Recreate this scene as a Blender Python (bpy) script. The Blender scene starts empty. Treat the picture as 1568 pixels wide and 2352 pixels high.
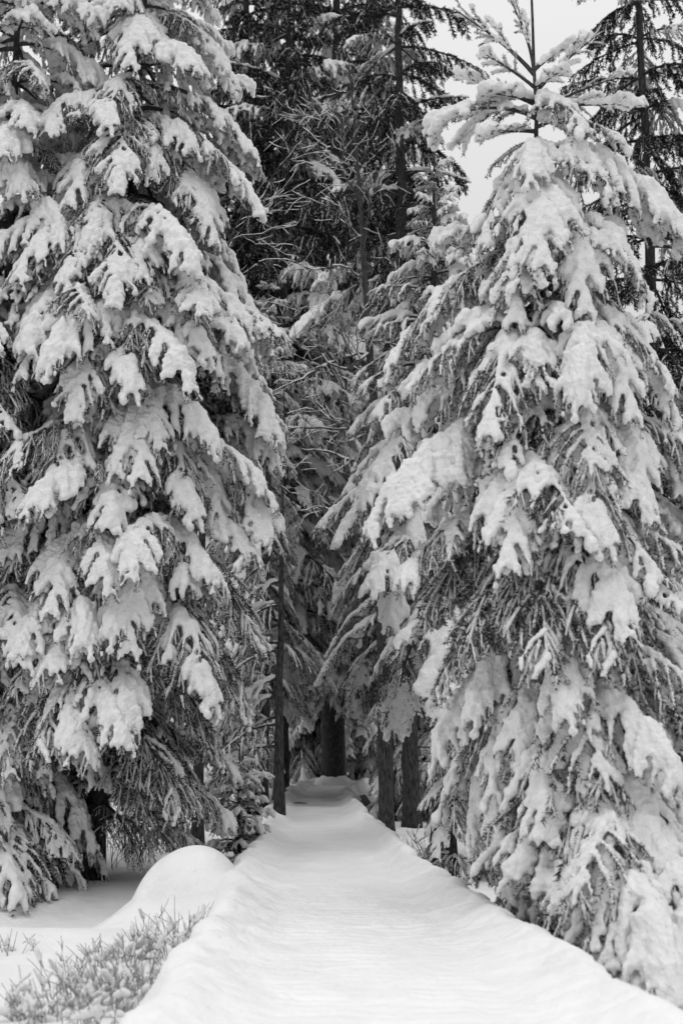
import bpy, math, random
import numpy as np
from mathutils import Vector, Matrix

# ------------------------------------------------------------------ camera, sky, sun, exposure
scene = bpy.context.scene
COL = scene.collection
R = math.radians
FPX = 2940.0                       # focal length in units of a 1568-wide picture
PITCH = R(10.0)
CAMZ = 1.5
cam_d = bpy.data.cameras.new('camera')
cam = bpy.data.objects.new('camera', cam_d)
COL.objects.link(cam)
cam.location = (0, 0, CAMZ)
cam.rotation_euler = (R(90) + PITCH, 0, 0)
cam_d.sensor_fit = 'HORIZONTAL'
cam_d.sensor_width = 24.0
cam_d.lens = 24.0 * FPX / 1568.0
cam_d.clip_end = 1000
cam_d.dof.use_dof = True
cam_d.dof.focus_distance = 18.0
cam_d.dof.aperture_fstop = 1.6
scene.camera = cam

SUN_EL, SUN_AZ = R(66), R(205)
OVERCAST = 11.4
world = bpy.data.worlds.new('World')
scene.world = world
world.use_nodes = True
wn = world.node_tree
wn.nodes.clear()
sky = wn.nodes.new('ShaderNodeTexSky')
sky.sky_type = 'NISHITA'
sky.sun_disc = False
sky.sun_elevation = SUN_EL
sky.sun_rotation = SUN_AZ
sky.dust_density = 6.0
sky.air_density = 2.0
sky.ozone_density = 1.0
bw = wn.nodes.new('ShaderNodeRGBToBW')
bg = wn.nodes.new('ShaderNodeBackground')
bg.inputs['Strength'].default_value = 0.12
wo = wn.nodes.new('ShaderNodeOutputWorld')
wn.links.new(sky.outputs[0], bw.inputs[0])
# an even overcast layer in front of the clear sky: the standard overcast sky, L = (1 + 2 sin(elevation)) / 3
tcw = wn.nodes.new('ShaderNodeTexCoord')
sxyz = wn.nodes.new('ShaderNodeSeparateXYZ')
mr = wn.nodes.new('ShaderNodeMapRange')
mr.inputs['To Min'].default_value = OVERCAST / 3.0
mr.inputs['To Max'].default_value = OVERCAST
wn.links.new(tcw.outputs['Generated'], sxyz.inputs[0])
wn.links.new(sxyz.outputs['Z'], mr.inputs[0])
cloud = wn.nodes.new('ShaderNodeMix')
cloud.data_type = 'FLOAT'
cloud.inputs[0].default_value = 0.88
wn.links.new(bw.outputs[0], cloud.inputs[2])
wn.links.new(mr.outputs[0], cloud.inputs[3])
wn.links.new(cloud.outputs[0], bg.inputs[0])
wn.links.new(bg.outputs[0], wo.inputs[0])

sun_d = bpy.data.lights.new('sun', 'SUN')
sun_d.energy = 0.5
sun_d.angle = R(40)
sun_d.color = (1, 1, 1)
sun = bpy.data.objects.new('sun', sun_d)
COL.objects.link(sun)
sd = Vector((math.sin(SUN_AZ) * math.cos(SUN_EL), math.cos(SUN_AZ) * math.cos(SUN_EL), math.sin(SUN_EL)))
sun.rotation_euler = (-sd).to_track_quat('-Z', 'Y').to_euler()

scene.view_settings.view_transform = 'Standard'
scene.view_settings.look = 'None'
scene.view_settings.gamma = 1.0
scene.view_settings.exposure = 0.0
scene.view_settings.use_curve_mapping = False
scene.render.engine = 'CYCLES'
scene.cycles.use_denoising = True
scene.cycles.use_adaptive_sampling = True
scene.cycles.adaptive_threshold = 0.04
scene.cycles.max_bounces = 4
scene.cycles.diffuse_bounces = 3
scene.cycles.glossy_bounces = 1


def P(x, y, depth):
    """point of the place on the vertical plane Y = depth that is seen at picture position x, y (1568 x 2352)"""
    cx = (x - 784.0) / FPX
    cy = (1176.0 - y) / FPX
    f = Vector((0, math.cos(PITCH), math.sin(PITCH)))
    u = Vector((0, -math.sin(PITCH), math.cos(PITCH)))
    d = f + u * cy + Vector((cx, 0, 0))
    return Vector((0, 0, CAMZ)) + d * (depth / d.y)


def proj(p):
    d = Vector(p) - Vector((0, 0, CAMZ))
    f = Vector((0, math.cos(PITCH), math.sin(PITCH)))
    u = Vector((0, -math.sin(PITCH), math.cos(PITCH)))
    z = d.dot(f)
    return 784 + FPX * d.x / z, 1176 - FPX * d.dot(u) / z


# ------------------------------------------------------------------ materials (black and white photograph: neutral greys)
def new_mat(name):
    m = bpy.data.materials.new(name)
    m.use_nodes = True
    nt = m.node_tree
    bs = nt.nodes['Principled BSDF']
    bs.inputs['Specular IOR Level'].default_value = 0.15
    bs.inputs['Roughness'].default_value = 0.85
    return m, nt, bs


def noise_mat(name, lo, hi, scale, detail=4.0, bump=0.0, bscale=None, stretch=None, rough=0.85, dist=0.02, bdetail=4.0):
    m, nt, bs = new_mat(name)
    bs.inputs['Roughness'].default_value = rough
    tc = nt.nodes.new('ShaderNodeTexCoord')
    mp = nt.nodes.new('ShaderNodeMapping')
    if stretch:
        mp.inputs['Scale'].default_value = stretch
    nt.links.new(tc.outputs['Object'], mp.inputs[0])
    nz = nt.nodes.new('ShaderNodeTexNoise')
    nz.inputs['Scale'].default_value = scale
    nz.inputs['Detail'].default_value = detail
    nt.links.new(mp.outputs[0], nz.inputs['Vector'])
    cr = nt.nodes.new('ShaderNodeMapRange')
    cr.inputs['From Min'].default_value = 0.3
    cr.inputs['From Max'].default_value = 0.7
    cr.inputs['To Min'].default_value = lo
    cr.inputs['To Max'].default_value = hi
    nt.links.new(nz.outputs[0], cr.inputs[0])
    nt.links.new(cr.outputs[0], bs.inputs['Base Color'])
    if bump:
        n2 = nt.nodes.new('ShaderNodeTexNoise')
        n2.inputs['Scale'].default_value = bscale or scale
        n2.inputs['Detail'].default_value = bdetail
        nt.links.new(mp.outputs[0], n2.inputs['Vector'])
        b = nt.nodes.new('ShaderNodeBump')
        b.inputs['Strength'].default_value = bump
        b.inputs['Distance'].default_value = dist
        nt.links.new(n2.outputs[0], b.inputs['Height'])
        nt.links.new(b.outputs[0], bs.inputs['Normal'])
    return m


M_SNOW = noise_mat('bough_snow', 0.70, 0.82, 9, bump=0.8, bscale=34, dist=0.025, bdetail=5)
M_NEEDLE = noise_mat('spruce_needles', 0.03, 0.10, 14)
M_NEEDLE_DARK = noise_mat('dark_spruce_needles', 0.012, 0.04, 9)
M_FROST = noise_mat('rime_on_twigs', 0.45, 0.72, 20)
M_TWIG = noise_mat('twig_bark', 0.03, 0.08, 30)
M_BARK = noise_mat('trunk_bark', 0.012, 0.085, 30, detail=6, bump=0.9, bscale=22, stretch=(1, 1, 0.28), dist=0.03)
M_BARK_GREY = noise_mat('smooth_grey_bark', 0.04, 0.13, 14, detail=6, bump=0.5, bscale=18, stretch=(1, 1, 0.6), dist=0.02)
M_GROUND = noise_mat('ground_snow', 0.78, 0.86, 2.0, bump=0.6, bscale=9, dist=0.05, bdetail=6)
M_PATH = noise_mat('trodden_path_snow', 0.80, 0.87, 2.0, bump=0.7, bscale=11, dist=0.04, bdetail=8)
M_HEATHER = noise_mat('dry_heather_stems', 0.18, 0.38, 30)
M_WOOD = noise_mat('weathered_board', 0.05, 0.12, 12, stretch=(1, 8, 8), bump=0.4)


# ------------------------------------------------------------------ mesh helpers
class MB:
    """collects vertices and faces with material indices into one mesh"""
    def __init__(self):
        self.v, self.t, self.q, self.mt, self.mq, self.n = [], [], [], [], [], 0

    def add(self, v, quads=None, tris=None, mi=0):
        v = np.asarray(v, dtype=np.float32).reshape(-1, 3)
        if quads is not None and len(quads):
            q = np.asarray(quads, dtype=np.int32) + self.n
            self.q.append(q)
            self.mq.append(np.full(len(q), mi, np.int32))
        if tris is not None and len(tris):
            t = np.asarray(tris, dtype=np.int32) + self.n
            self.t.append(t)
            self.mt.append(np.full(len(t), mi, np.int32))
        self.v.append(v)
        self.n += len(v)

    def tube(self, pts, rad, k=6, cap=True, mi=0, round_ends=False, rng=None):
        """swept tube along pts with a radius per point; closed ends"""
        pts = np.asarray(pts, dtype=np.float64)
        rad = np.broadcast_to(np.asarray(rad, dtype=np.float64), (len(pts),)).copy()
        if round_ends:
            t0 = pts[0] - pts[1]
            t0 /= np.linalg.norm(t0) + 1e-9
            t1 = pts[-1] - pts[-2]
            t1 /= np.linalg.norm(t1) + 1e-9
            pts = np.vstack([pts[0] + t0 * rad[0] * 0.75, pts, pts[-1] + t1 * rad[-1] * 0.75])
            rad = np.concatenate([[rad[0] * 0.6], rad, [rad[-1] * 0.6]])
        n = len(pts)
        tan = np.gradient(pts, axis=0)
        tan /= np.linalg.norm(tan, axis=1, keepdims=True) + 1e-9
        ref = np.array([0.13, 0.31, 0.94])
        if abs(tan[:, 2]).mean() > 0.85:
            ref = np.array([0.95, 0.2, 0.1])
        a = np.cross(tan, ref)
        a /= np.linalg.norm(a, axis=1, keepdims=True) + 1e-9
        b = np.cross(tan, a)
        th = np.arange(k) * 2 * math.pi / k
        ring = pts[:, None, :] + rad[:, None, None] * (a[:, None, :] * np.cos(th)[None, :, None] + b[:, None, :] * np.sin(th)[None, :, None])
        v = ring.reshape(-1, 3)
        i = np.arange(n - 1)[:, None] * k
        j = np.arange(k)[None, :]
        jn = (j + 1) % k
        quads = np.stack([i + j, i + jn, i + k + jn, i + k + j], axis=-1).reshape(-1, 4)
        tris = None
        if cap:
            e0 = pts[0] - tan[0] * rad[0] * (0.35 if round_ends else 0.0)
            e1 = pts[-1] + tan[-1] * rad[-1] * (0.35 if round_ends else 0.6)
            c0, c1 = len(v), len(v) + 1
            v = np.vstack([v, e0, e1])
            jj = np.arange(k)
            jjn = (jj + 1) % k
            last = (n - 1) * k
            tris = np.vstack([np.stack([np.full(k, c0), jjn, jj], 1), np.stack([np.full(k, c1), last + jj, last + jjn], 1)])
        self.add(v, quads, tris, mi)

    def mesh(self, name, mats, smooth=True):
        me = bpy.data.meshes.new(name)
        v = np.vstack(self.v) if self.v else np.zeros((0, 3), np.float32)
        t = np.vstack(self.t) if self.t else np.zeros((0, 3), np.int32)
        q = np.vstack(self.q) if self.q else np.zeros((0, 4), np.int32)
        me.vertices.add(len(v))
        me.vertices.foreach_set('co', v.astype(np.float32).ravel())
        loops = np.concatenate([t.ravel(), q.ravel()]).astype(np.int32)
        me.loops.add(len(loops))
        me.loops.foreach_set('vertex_index', loops)
        tot = np.concatenate([np.full(len(t), 3), np.full(len(q), 4)]).astype(np.int32)
        start = np.concatenate([[0], np.cumsum(tot)[:-1]]).astype(np.int32) if len(tot) else tot
        me.polygons.add(len(tot))
        me.polygons.foreach_set('loop_start', start)
        me.polygons.foreach_set('loop_total', tot)
        mi = np.concatenate((self.mt or [np.zeros(0, np.int32)]) + (self.mq or [np.zeros(0, np.int32)])).astype(np.int32)
        if len(mi) == len(tot):
            me.polygons.foreach_set('material_index', mi)
        me.polygons.foreach_set('use_smooth', np.full(len(tot), bool(smooth)))
        for m in mats:
            me.materials.append(m)
        me.update(calc_edges=True)
        return me


def obj(name, me, parent=None, loc=None):
    o = bpy.data.objects.new(name, me)
    COL.objects.link(o)
    if parent is not None:
        o.parent = parent
    if loc is not None:
        o.location = loc
    return o


def empty(name, loc):
    o = bpy.data.objects.new(name, None)
    COL.objects.link(o)
    o.location = loc
    o.empty_display_size = 0.2
    return o


def tag(o, label=None, cat=None, group=None, kind=None):
    if label:
        o['label'] = label
    if cat:
        o['category'] = cat
    if group:
        o['group'] = group
    if kind:
        o['kind'] = kind
    return o


def wave(p, seed, f=1.0):
    """cheap smooth noise, about -1..1, for arrays of points"""
    r = np.random.default_rng(seed)
    p = np.asarray(p, dtype=np.float64)
    s = np.zeros(p.shape[:-1])
    a = 1.0
    tot = 0
    for o in range(3):
        for _ in range(3):
            k = r.normal(size=3) * f * (1.9 ** o)
            s += a * np.sin(p @ k + r.uniform(0, 6.28))
        tot += a * 1.7
        a *= 0.55
    return s / tot


def remesh(mb, voxel, smooth_it=2, jitter=0.0, seed=0):
    """melt overlapping closed tubes into one lumpy snow surface"""
    me = mb.mesh('tmp', [])
    ob = bpy.data.objects.new('tmp', me)
    COL.objects.link(ob)
    md = ob.modifiers.new('r', 'REMESH')
    md.mode = 'VOXEL'
    md.voxel_size = voxel
    if smooth_it:
        ms = ob.modifiers.new('s', 'SMOOTH')
        ms.factor = 0.5
        ms.iterations = smooth_it
    dg = bpy.context.evaluated_depsgraph_get()
    ev = ob.evaluated_get(dg)
    m2 = ev.to_mesh()
    nv, npoly = len(m2.vertices), len(m2.polygons)
    v = np.empty(nv * 3, np.float32)
    m2.vertices.foreach_get('co', v)
    v = v.reshape(-1, 3)
    nr = np.empty(nv * 3, np.float32)
    m2.vertices.foreach_get('normal', nr)
    nr = nr.reshape(-1, 3)
    lv = np.empty(len(m2.loops), np.int32)
    m2.loops.foreach_get('vertex_index', lv)
    ls = np.empty(npoly, np.int32)
    m2.polygons.foreach_get('loop_start', ls)
    lt = np.empty(npoly, np.int32)
    m2.polygons.foreach_get('loop_total', lt)
    ev.to_mesh_clear()
    bpy.data.objects.remove(ob)
    bpy.data.meshes.remove(me)
    if jitter:
        v = v + nr * (wave(v, seed, 52.0) * jitter)[:, None]
    q = ls[lt == 4]
    t = ls[lt == 3]
    quads = lv[q[:, None] + np.arange(4)] if len(q) else None
    tris = lv[t[:, None] + np.arange(3)] if len(t) else None
    return v, quads, tris


# ------------------------------------------------------------------ spruce boughs
UP = np.array([0, 0, 1.0])


def droop_line(p0, d0, length, g, n, rng, wob=0.05, pw=1.0):
    """polyline that starts along d0 and bends downwards under its load"""
    pts = [np.array(p0, float)]
    d0 = d0 / (np.linalg.norm(d0) + 1e-9)
    st = length / (n - 1)
    w = rng.normal(size=3) * wob
    for i in range(1, n):
        s = i / (n - 1)
        d = d0 + np.array([0, 0, -g * s ** pw]) + w * s
        d /= np.linalg.norm(d) + 1e-9
        pts.append(pts[-1] + d * st)
    return np.array(pts)


def make_bough(seed, L, e0, e1, load=1.0, width=None, sec=0.115, ter=0.10, droop=1.2, needle=0.03, ndens=260,
               snow_r=0.05, voxel=0.017, frost=0.35, quality=2, tipload=0.5, bare_in=0.12, dark=False, floor=0.0, thinp=0.9, spread=0.42, strand=0.017):
    """one bough along +X: wood, needle twigs and the snow lying on them. Returns (bough mesh builder, snow mesh builder)"""
    rng = np.random.default_rng(seed)
    B, S = MB(), MB()
    T = MB()                                     # thick snow that gets melted together
    W = width if width is not None else 0.24 + 0.26 * L
    n = max(10, int(L / 0.12))
    t = np.linspace(0, 1, n)
    el = e0 + (e1 - e0) * t ** 0.75
    az = np.cumsum(rng.normal(size=n) * 0.05)
    az -= az * (1 - t)
    d = np.stack([np.cos(el) * np.cos(az), np.cos(el) * np.sin(az), np.sin(el)], 1)
    ax = np.vstack([[0, 0, 0], np.cumsum(d[:-1] * L / (n - 1), axis=0)])
    rw = (0.008 + 0.012 * L) * (1 - t) + 0.004
    B.tube(ax, rw, 5, mi=1)
    seeds = int(rng.integers(1e9))

    def loadf(p, tt):
        x = wave(p, seeds, 3.2)
        return np.clip(load * (0.55 + tipload * (tt - 0.35) + 0.7 * x), floor, 1.5)

    thick, thin, twigs = [], [], []

    def lay(pl, tt, scale, kind):
        """snow along a polyline"""
        tan = np.gradient(pl, axis=0)
        ln = np.linalg.norm(tan, axis=1) + 1e-9
        flat = np.sqrt(np.clip(1 - (tan[:, 2] / ln) ** 2, 0, 1))
        r = snow_r * scale * loadf(pl, tt) * (0.42 + 0.58 * flat)
        r = r * (1 + 0.30 * rng.normal(size=len(r))).clip(0.55, 1.6)
        lim = voxel * 0.95 if quality >= 2 else 0.012
        if r.mean() > lim:
            r = np.maximum(r, lim * 0.8)
            if kind == 2:
                r[-1] *= 1.25                      # knobs of snow on the twig ends
                r[0] *= 0.75
            else:
                r[-1] *= 0.85
            q = pl + UP * (r * 0.75)[:, None]
            thick.append((q, r))
        elif rng.random() < (thinp if kind < 2 else thinp * 0.7):
            rr = np.clip(r * 0.9, 0.55 * strand, strand) * (0.7 + 0.55 * rng.random(len(r)))
            rr[-1] *= 0.7
            m = len(pl)
            i0 = int(rng.integers(0, max(1, m // 3)))
            thin.append((pl[i0:] + UP * (rr[i0:] * 0.45)[:, None], rr[i0:]))

    lay(ax[1:], t[1:], 1.25, 0)
    ns = max(4, int(L * (1 - bare_in) / sec))
    side = 1
    for k in range(ns):
        for side in (-1, 1):
            u = bare_in + (1 - bare_in) * (k + 0.5 * (side > 0) + 0.35 * rng.normal()) / ns
            if u < 0.04 or u > 0.985:
                continue
            i = u * (n - 1)
            i0 = min(int(i), n - 2)
            p0 = ax[i0] + (ax[i0 + 1] - ax[i0]) * (i - i0)
            tg = d[i0]
            sv = np.cross(UP, tg)
            sv /= np.linalg.norm(sv) + 1e-9
            a = R(52 + rng.normal() * 9) * (1 - 0.35 * u)
            shape = min(1.0, 0.45 + u * 2.2) * (1 - u) ** 0.62 + 0.12
            l2 = W * shape * (0.78 + 0.44 * rng.random())
            if rng.random() < 0.06:
                l2 *= 0.4
            d0 = tg * math.cos(a) + sv * side * math.sin(a) + UP * 0.12
            g = droop * (0.7 + 0.8 * rng.random()) * (0.5 + 0.5 * min(1, l2 / 0.4))
            n2 = max(4, int(l2 / 0.055))
            pl = droop_line(p0, d0, l2, g, n2, rng, 0.12)
            uu = np.full(len(pl), u) + 0.1 * np.linspace(0, 1, len(pl))
            lay(pl, uu, 1.0, 1)
            B.tube(pl, np.linspace(0.006, 0.003, n2) * (1 if quality >= 2 else 1.6), 3, mi=1, cap=False)
            twigs.append(pl)
            nt_ = int(l2 / ter)
            for m in range(nt_):
                s = (m + 0.7 + 0.3 * rng.normal()) / nt_
                if s < 0.05 or s > 0.97:
                    continue
                j = s * (n2 - 1)
                j0 = min(int(j), n2 - 2)
                q0 = pl[j0] + (pl[j0 + 1] - pl[j0]) * (j - j0)
                dd = pl[j0 + 1] - pl[j0]
                dd /= np.linalg.norm(dd) + 1e-9
                hv = np.cross(UP, dd)
                hl = np.linalg.norm(hv)
                hv = hv / hl if hl > 0.15 else rng.normal(size=3) * [1, 1, 0.2]
                hv = hv / (np.linalg.norm(hv) + 1e-9)
                l3 = (0.07 + 0.30 * l2 * (1 - 0.75 * s)) * (0.6 + 0.7 * rng.random())
                sg = 1 if (m % 2) else -1
                q = droop_line(q0, dd * 0.9 + hv * sg * spread + UP * 0.1, l3, droop * 0.8, 4, rng, 0.15)
                twigs.append(q)
                lay(q, np.full(4, u + 0.08), 0.8 if rng.random() < 0.75 else 0.2, 2)
    # snow
    for q, r in thick:
        if quality >= 2:
            T.tube(q, r, 6, round_ends=True)
        else:
            S.tube(q, r, 5, round_ends=True)
    for q, r in thin:
        S.tube(q, r, 4, mi=1)
    if T.n:
        v, qd, tr = remesh(T, voxel, 2, 0.012 if voxel < 0.025 else 0.01, seed)
        S.add(v, qd, tr)
    # needles: three-cornered blades round each twig, pointing forward
    segs = []
    for pl in twigs:
        segs.append(np.concatenate([pl[:-1], pl[1:]], 1))
    segs = np.vstack(segs)
    a, b = segs[:, :3], segs[:, 3:]
    ln = np.linalg.norm(b - a, axis=1)
    cnt = rng.poisson(ln * ndens)
    idx = np.repeat(np.arange(len(ln)), cnt)
    N = len(idx)
    f = rng.random(N)[:, None]
    base = a[idx] * (1 - f) + b[idx] * f
    tg = (b - a)[idx] / (ln[idx][:, None] + 1e-9)
    rnd = rng.normal(size=(N, 3))
    rnd -= tg * (rnd * tg).sum(1, keepdims=True)
    rnd /= np.linalg.norm(rnd, axis=1, keepdims=True) + 1e-9
    dr = tg * 0.55 + rnd * 0.85
    wd = np.cross(dr, rng.normal(size=(N, 3)))
    wd /= np.linalg.norm(wd, axis=1, keepdims=True) + 1e-9
    nl = needle * (0.7 + 0.6 * rng.random(N))[:, None]
    tip = base + dr * nl
    wv = wd * nl * 0.14
    v = np.stack([base - wv, base + wv, tip], 1).reshape(-1, 3)
    tr = np.arange(N * 3).reshape(-1, 3)
    fr = rng.random(N) < frost
    B.add(v, None, tr[~fr], 0)
    B.n -= len(v)
    B.v.pop()
    B.add(v, None, tr[fr], 2)
    return B, S, ax[-1]


PROTO = {}


def proto(key, single=False, **kw):
    B, S, tip = make_bough(**kw)
    dark = kw.get('dark', False)
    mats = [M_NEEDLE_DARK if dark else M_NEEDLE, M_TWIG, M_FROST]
    r = dict(tip=tip, L=float(np.linalg.norm(tip)), slope=math.atan2(tip[2], math.hypot(tip[0], tip[1])), az=math.atan2(tip[1], tip[0]))
    if not single:
        r['bough'] = B.mesh('bough', mats, smooth=False)
        r['snow'] = S.mesh('snow', [M_SNOW, M_FROST])
    else:
        sv = np.vstack(S.v) if S.v else np.zeros((0, 3))
        n0 = B.n
        B.add(sv)
        for q, m_ in zip(S.q, S.mq):
            B.q.append(q + n0)
            B.mq.append(m_ + 3)
        for q, m_ in zip(S.t, S.mt):
            B.t.append(q + n0)
            B.mt.append(m_ + 3)
        r['bough'] = B.mesh('bough', mats + [M_SNOW, M_FROST], smooth=True)
        r['snow'] = None
    PROTO.setdefault(key, []).append(r)
    return r


# ------------------------------------------------------------------ ground and path
def on_plane(x, y, z):
    """where the line of sight at picture position x, y meets height z"""
    a = P(x, y, 10.0) - Vector((0, 0, CAMZ))
    k = (z - CAMZ) / a.z
    return a.x * k, a.y * k


EDGE_L = [(180, 2560), (305, 2352), (410, 2185), (480, 2088), (540, 1995), (582, 1932), (600, 1895), (612, 1862), (636, 1838), (668, 1818)]
EDGE_R = [(2100, 2600), (1568, 2325), (1400, 2225), (1200, 2112), (1100, 2045), (1000, 1988), (930, 1942), (880, 1893), (838, 1862), (818, 1836), (812, 1818)]
el_ = np.array([on_plane(x, y, 0.12) for x, y in EDGE_L])
er_ = np.array([on_plane(x, y, 0.12) for x, y in EDGE_R])


def path_lr(y):
    xl = np.interp(y, el_[:, 1], el_[:, 0])
    xr = np.interp(y, er_[:, 1], er_[:, 0])
    y = np.asarray(y, float)
    bend = np.clip(y - 34, 0, None) ** 1.6 * 0.05
    return xl + bend, xr + bend


def smooth(a, k):
    w = np.hanning(2 * k + 1)
    w /= w.sum()
    return np.convolve(np.pad(a, k, mode='edge'), w, mode='valid')


def vnoise(x, y, seed, f):
    z = np.zeros_like(x)
    return wave(np.stack([x, y, z], -1), seed, f)


def ground_z(x, y):
    x = np.asarray(x, float)
    y = np.asarray(y, float)
    z = -0.40 + 0.07 * vnoise(x, y, 3, 0.55) + 0.03 * vnoise(x, y, 4, 2.2)
    z = z + 0.25 * np.clip((y - 13) / 8, 0, 1) * np.clip((-x - 0.2) / 2, 0, 1)      # rises under the left spruce
    z = z + 0.20 * np.clip((y - 20) / 12, 0, 1)
    z = z + 0.012 * np.clip(y - 38, 0, None)
    z = z - 0.20 * np.exp(-((x + 2.9) ** 2 / 1.2 + (y - 14.5) ** 2 / 1.4))          # hollow beside the boulder
    z = z + 0.16 * np.exp(-((x + 2.6) ** 2 / 2.2 + (y - 12.3) ** 2 / 0.5))
    return z


def grid_mesh(name, X, Y, Z, mats):
    ny, nx = X.shape
    v = np.stack([X, Y, Z], -1).reshape(-1, 3)
    i = np.arange(ny - 1)[:, None] * nx + np.arange(nx - 1)[None, :]
    q = np.stack([i, i + 1, i + nx + 1, i + nx], -1).reshape(-1, 4)
    b = MB()
    b.add(v, q)
    return b.mesh(name, mats)


def spaced(lo, hi, c, n, p):
    u = np.linspace(-1, 1, n)
    s = np.sign(u) * np.abs(u) ** p
    return np.where(s < 0, c + s * (c - lo), c + s * (hi - c))


gx = spaced(-90, 90, -2.0, 300, 2.4)
gy = spaced(-25, 170, 10.0, 330, 2.2)
GX, GY = np.meshgrid(gx, gy)
ground = obj('ground', grid_mesh('ground', GX, GY, ground_z(GX, GY), [M_GROUND]))
tag(ground, kind='structure')

py = np.concatenate([np.arange(2.6, 14, 0.03), np.arange(14, 42, 0.08)])
xl, xr = path_lr(py)
xl = smooth(xl, 12) + 0.09 * vnoise(py * 0, py, 11, 1.9) + 0.03 * vnoise(py * 0, py, 12, 7)
xr = smooth(xr, 12) + 0.09 * vnoise(py * 0, py, 13, 1.9) + 0.03 * vnoise(py * 0, py, 14, 7)
us = np.concatenate([np.linspace(-0.55, -0.02, 14), np.linspace(0, 1, 61), np.linspace(1.02, 1.55, 14)])
PX = np.zeros((len(py), len(us)))
PZ = np.zeros_like(PX)
PY = np.repeat(py[:, None], len(us), 1)
for j, u in enumerate(us):
    inside = 0 <= u <= 1
    if inside:
        PX[:, j] = xl + (xr - xl) * u
        c = abs(2 * u - 1)
        PZ[:, j] = 0.16 * np.clip((c - 0.5) / 0.38, 0, 1) ** 1.5 - 0.06 * np.clip((c - 0.86) / 0.14, 0, 1) ** 2
    else:
        s = -u if u < 0 else u - 1
        PX[:, j] = (xl - s * 0.9) if u < 0 else (xr + s * 0.9)
        PZ[:, j] = 0.10 - 0.66 * (s / 0.55) ** 0.75
C = np.abs(2 * us - 1)[None, :]
mid = np.clip(1 - (C / 0.62) ** 4, 0, 1)
rimm = np.exp(-((C - 0.8) / 0.28) ** 2)
PZ += 0.045 * vnoise(PX * 0.4, PY, 21, 0.8) * np.clip((PY - 5) / 5, 0.2, 1)
PZ += 0.10 * np.exp(-((PY - 24.5) / 1.6) ** 2) * mid * -1 + 0.02 * np.exp(-((PY - 28.0) / 1.4) ** 2) + 0.16 * np.clip((PY - 28.5) / 7, 0, 1)
PZ += 0.032 * vnoise(PX, PY, 22, 3.2) * rimm + 0.018 * vnoise(PX, PY, 23, 9) * rimm + 0.012 * vnoise(PX, PY, 26, 20) * rimm
PZ += (0.016 * vnoise(PX, PY, 24, 5) + 0.006 * vnoise(PX, PY, 28, 13)) * mid
plank = (PY / 0.165 + 0.12 * vnoise(PX, PY, 27, 1.5)) % 1.0
groove = np.exp(-((plank - 0.5) / 0.16) ** 2) * np.clip(0.5 + 1.0 * vnoise(PX * 1.3, PY * 0.7, 25, 2.1), 0, 1)
PZ -= 0.032 * groove * mid * np.clip((15 - PY) / 5, 0, 1)
path = obj('snowy_path', grid_mesh('snowy_path', PX, PY, PZ, [M_PATH]))
tag(path, kind='structure')
# end beam of the boardwalk showing dark where the snow has fallen away from its side
for k, (bx, by) in enumerate([(822, 1841), (818, 1832)]):
    x_, y_ = on_plane(bx, by, -0.05)
    b = MB()
    b.tube([(x_ - 0.02, y_ - 0.9, -0.10), (x_ + 0.10, y_, -0.10), (x_ + 0.24, y_ + 0.8, -0.11)], 0.10, 4)
    obj('plank', b.mesh('plank', [M_WOOD], smooth=False), path)


# ------------------------------------------------------------------ bough prototypes
SEED = 100
for L in (0.65, 1.05, 1.55, 2.15, 2.9):
    for a, b in ((42, -10), (22, -38), (5, -62), (-22, -76)):
        if L > 2.5 and a > 30:
            continue
        for k in range(2 if (L > 1.2 and a < 30) else 1):
            SEED += 1
            big = L > 1.3
            proto('hero', seed=SEED, L=L, e0=R(a), e1=R(b), load=1.16, droop=1.6 if big else 1.2, snow_r=0.050, sec=0.115 if L < 1.3 else 0.13, ter=0.10 if L < 1.3 else 0.105,
                  voxel=0.017 if L < 2 else 0.02, ndens=240, needle=0.036, frost=0.25, floor=0.12)
for L in (1.05, 1.55, 2.15):                         # boughs that have shed most of their snow
    for a, b in ((10, -45), (-10, -70)):
        SEED += 1
        proto('shed', seed=SEED, L=L, e0=R(a), e1=R(b), load=0.7, droop=1.35, sec=0.10, ter=0.085, snow_r=0.042, voxel=0.02,
              ndens=330, needle=0.036, frost=0.25, spread=0.55)
for L in (0.6, 1.0):                                 # short stiff young boughs near a top
    for a, b in ((35, 20), (12, 0), (55, 35)):
        SEED += 1
        proto('top', seed=SEED, L=L, e0=R(a), e1=R(b), load=1.25, droop=0.35, sec=0.20, ter=0.2, width=0.10 + 0.28 * L,
              snow_r=0.042, voxel=0.016, ndens=380, needle=0.026, bare_in=0.35, tipload=0.2, frost=0.25)
for L in (1.2, 2.0, 2.9):
    for a, b in ((15, -30), (0, -60), (-20, -72)):
        for k in range(2):
            SEED += 1
            proto('mid', single=True, seed=SEED, L=L, e0=R(a), e1=R(b), load=1.2, droop=1.8, sec=0.135, ter=0.12, snow_r=0.048,
                  voxel=0.028, ndens=120, needle=0.05, frost=0.2, thinp=0.75, strand=0.024)
for L in (1.6, 2.6, 3.6):
    for a, b in ((10, -25), (-5, -50)):
        for k in range(2):
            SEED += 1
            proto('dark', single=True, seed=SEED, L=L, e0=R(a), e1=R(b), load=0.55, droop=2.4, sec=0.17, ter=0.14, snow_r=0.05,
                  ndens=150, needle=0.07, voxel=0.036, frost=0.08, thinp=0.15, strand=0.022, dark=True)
for L in (0.9, 1.5, 2.1):                            # bare twiggy lower boughs in the shade
    for a, b in ((5, -30), (-10, -50)):
        SEED += 1
        proto('dead', single=True, seed=SEED, L=L, e0=R(a), e1=R(b), load=0.16, droop=1.0, sec=0.085, ter=0.06, snow_r=0.04, voxel=0.03,
              ndens=110, needle=0.03, frost=0.2, thinp=0.4, strand=0.013)


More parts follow.
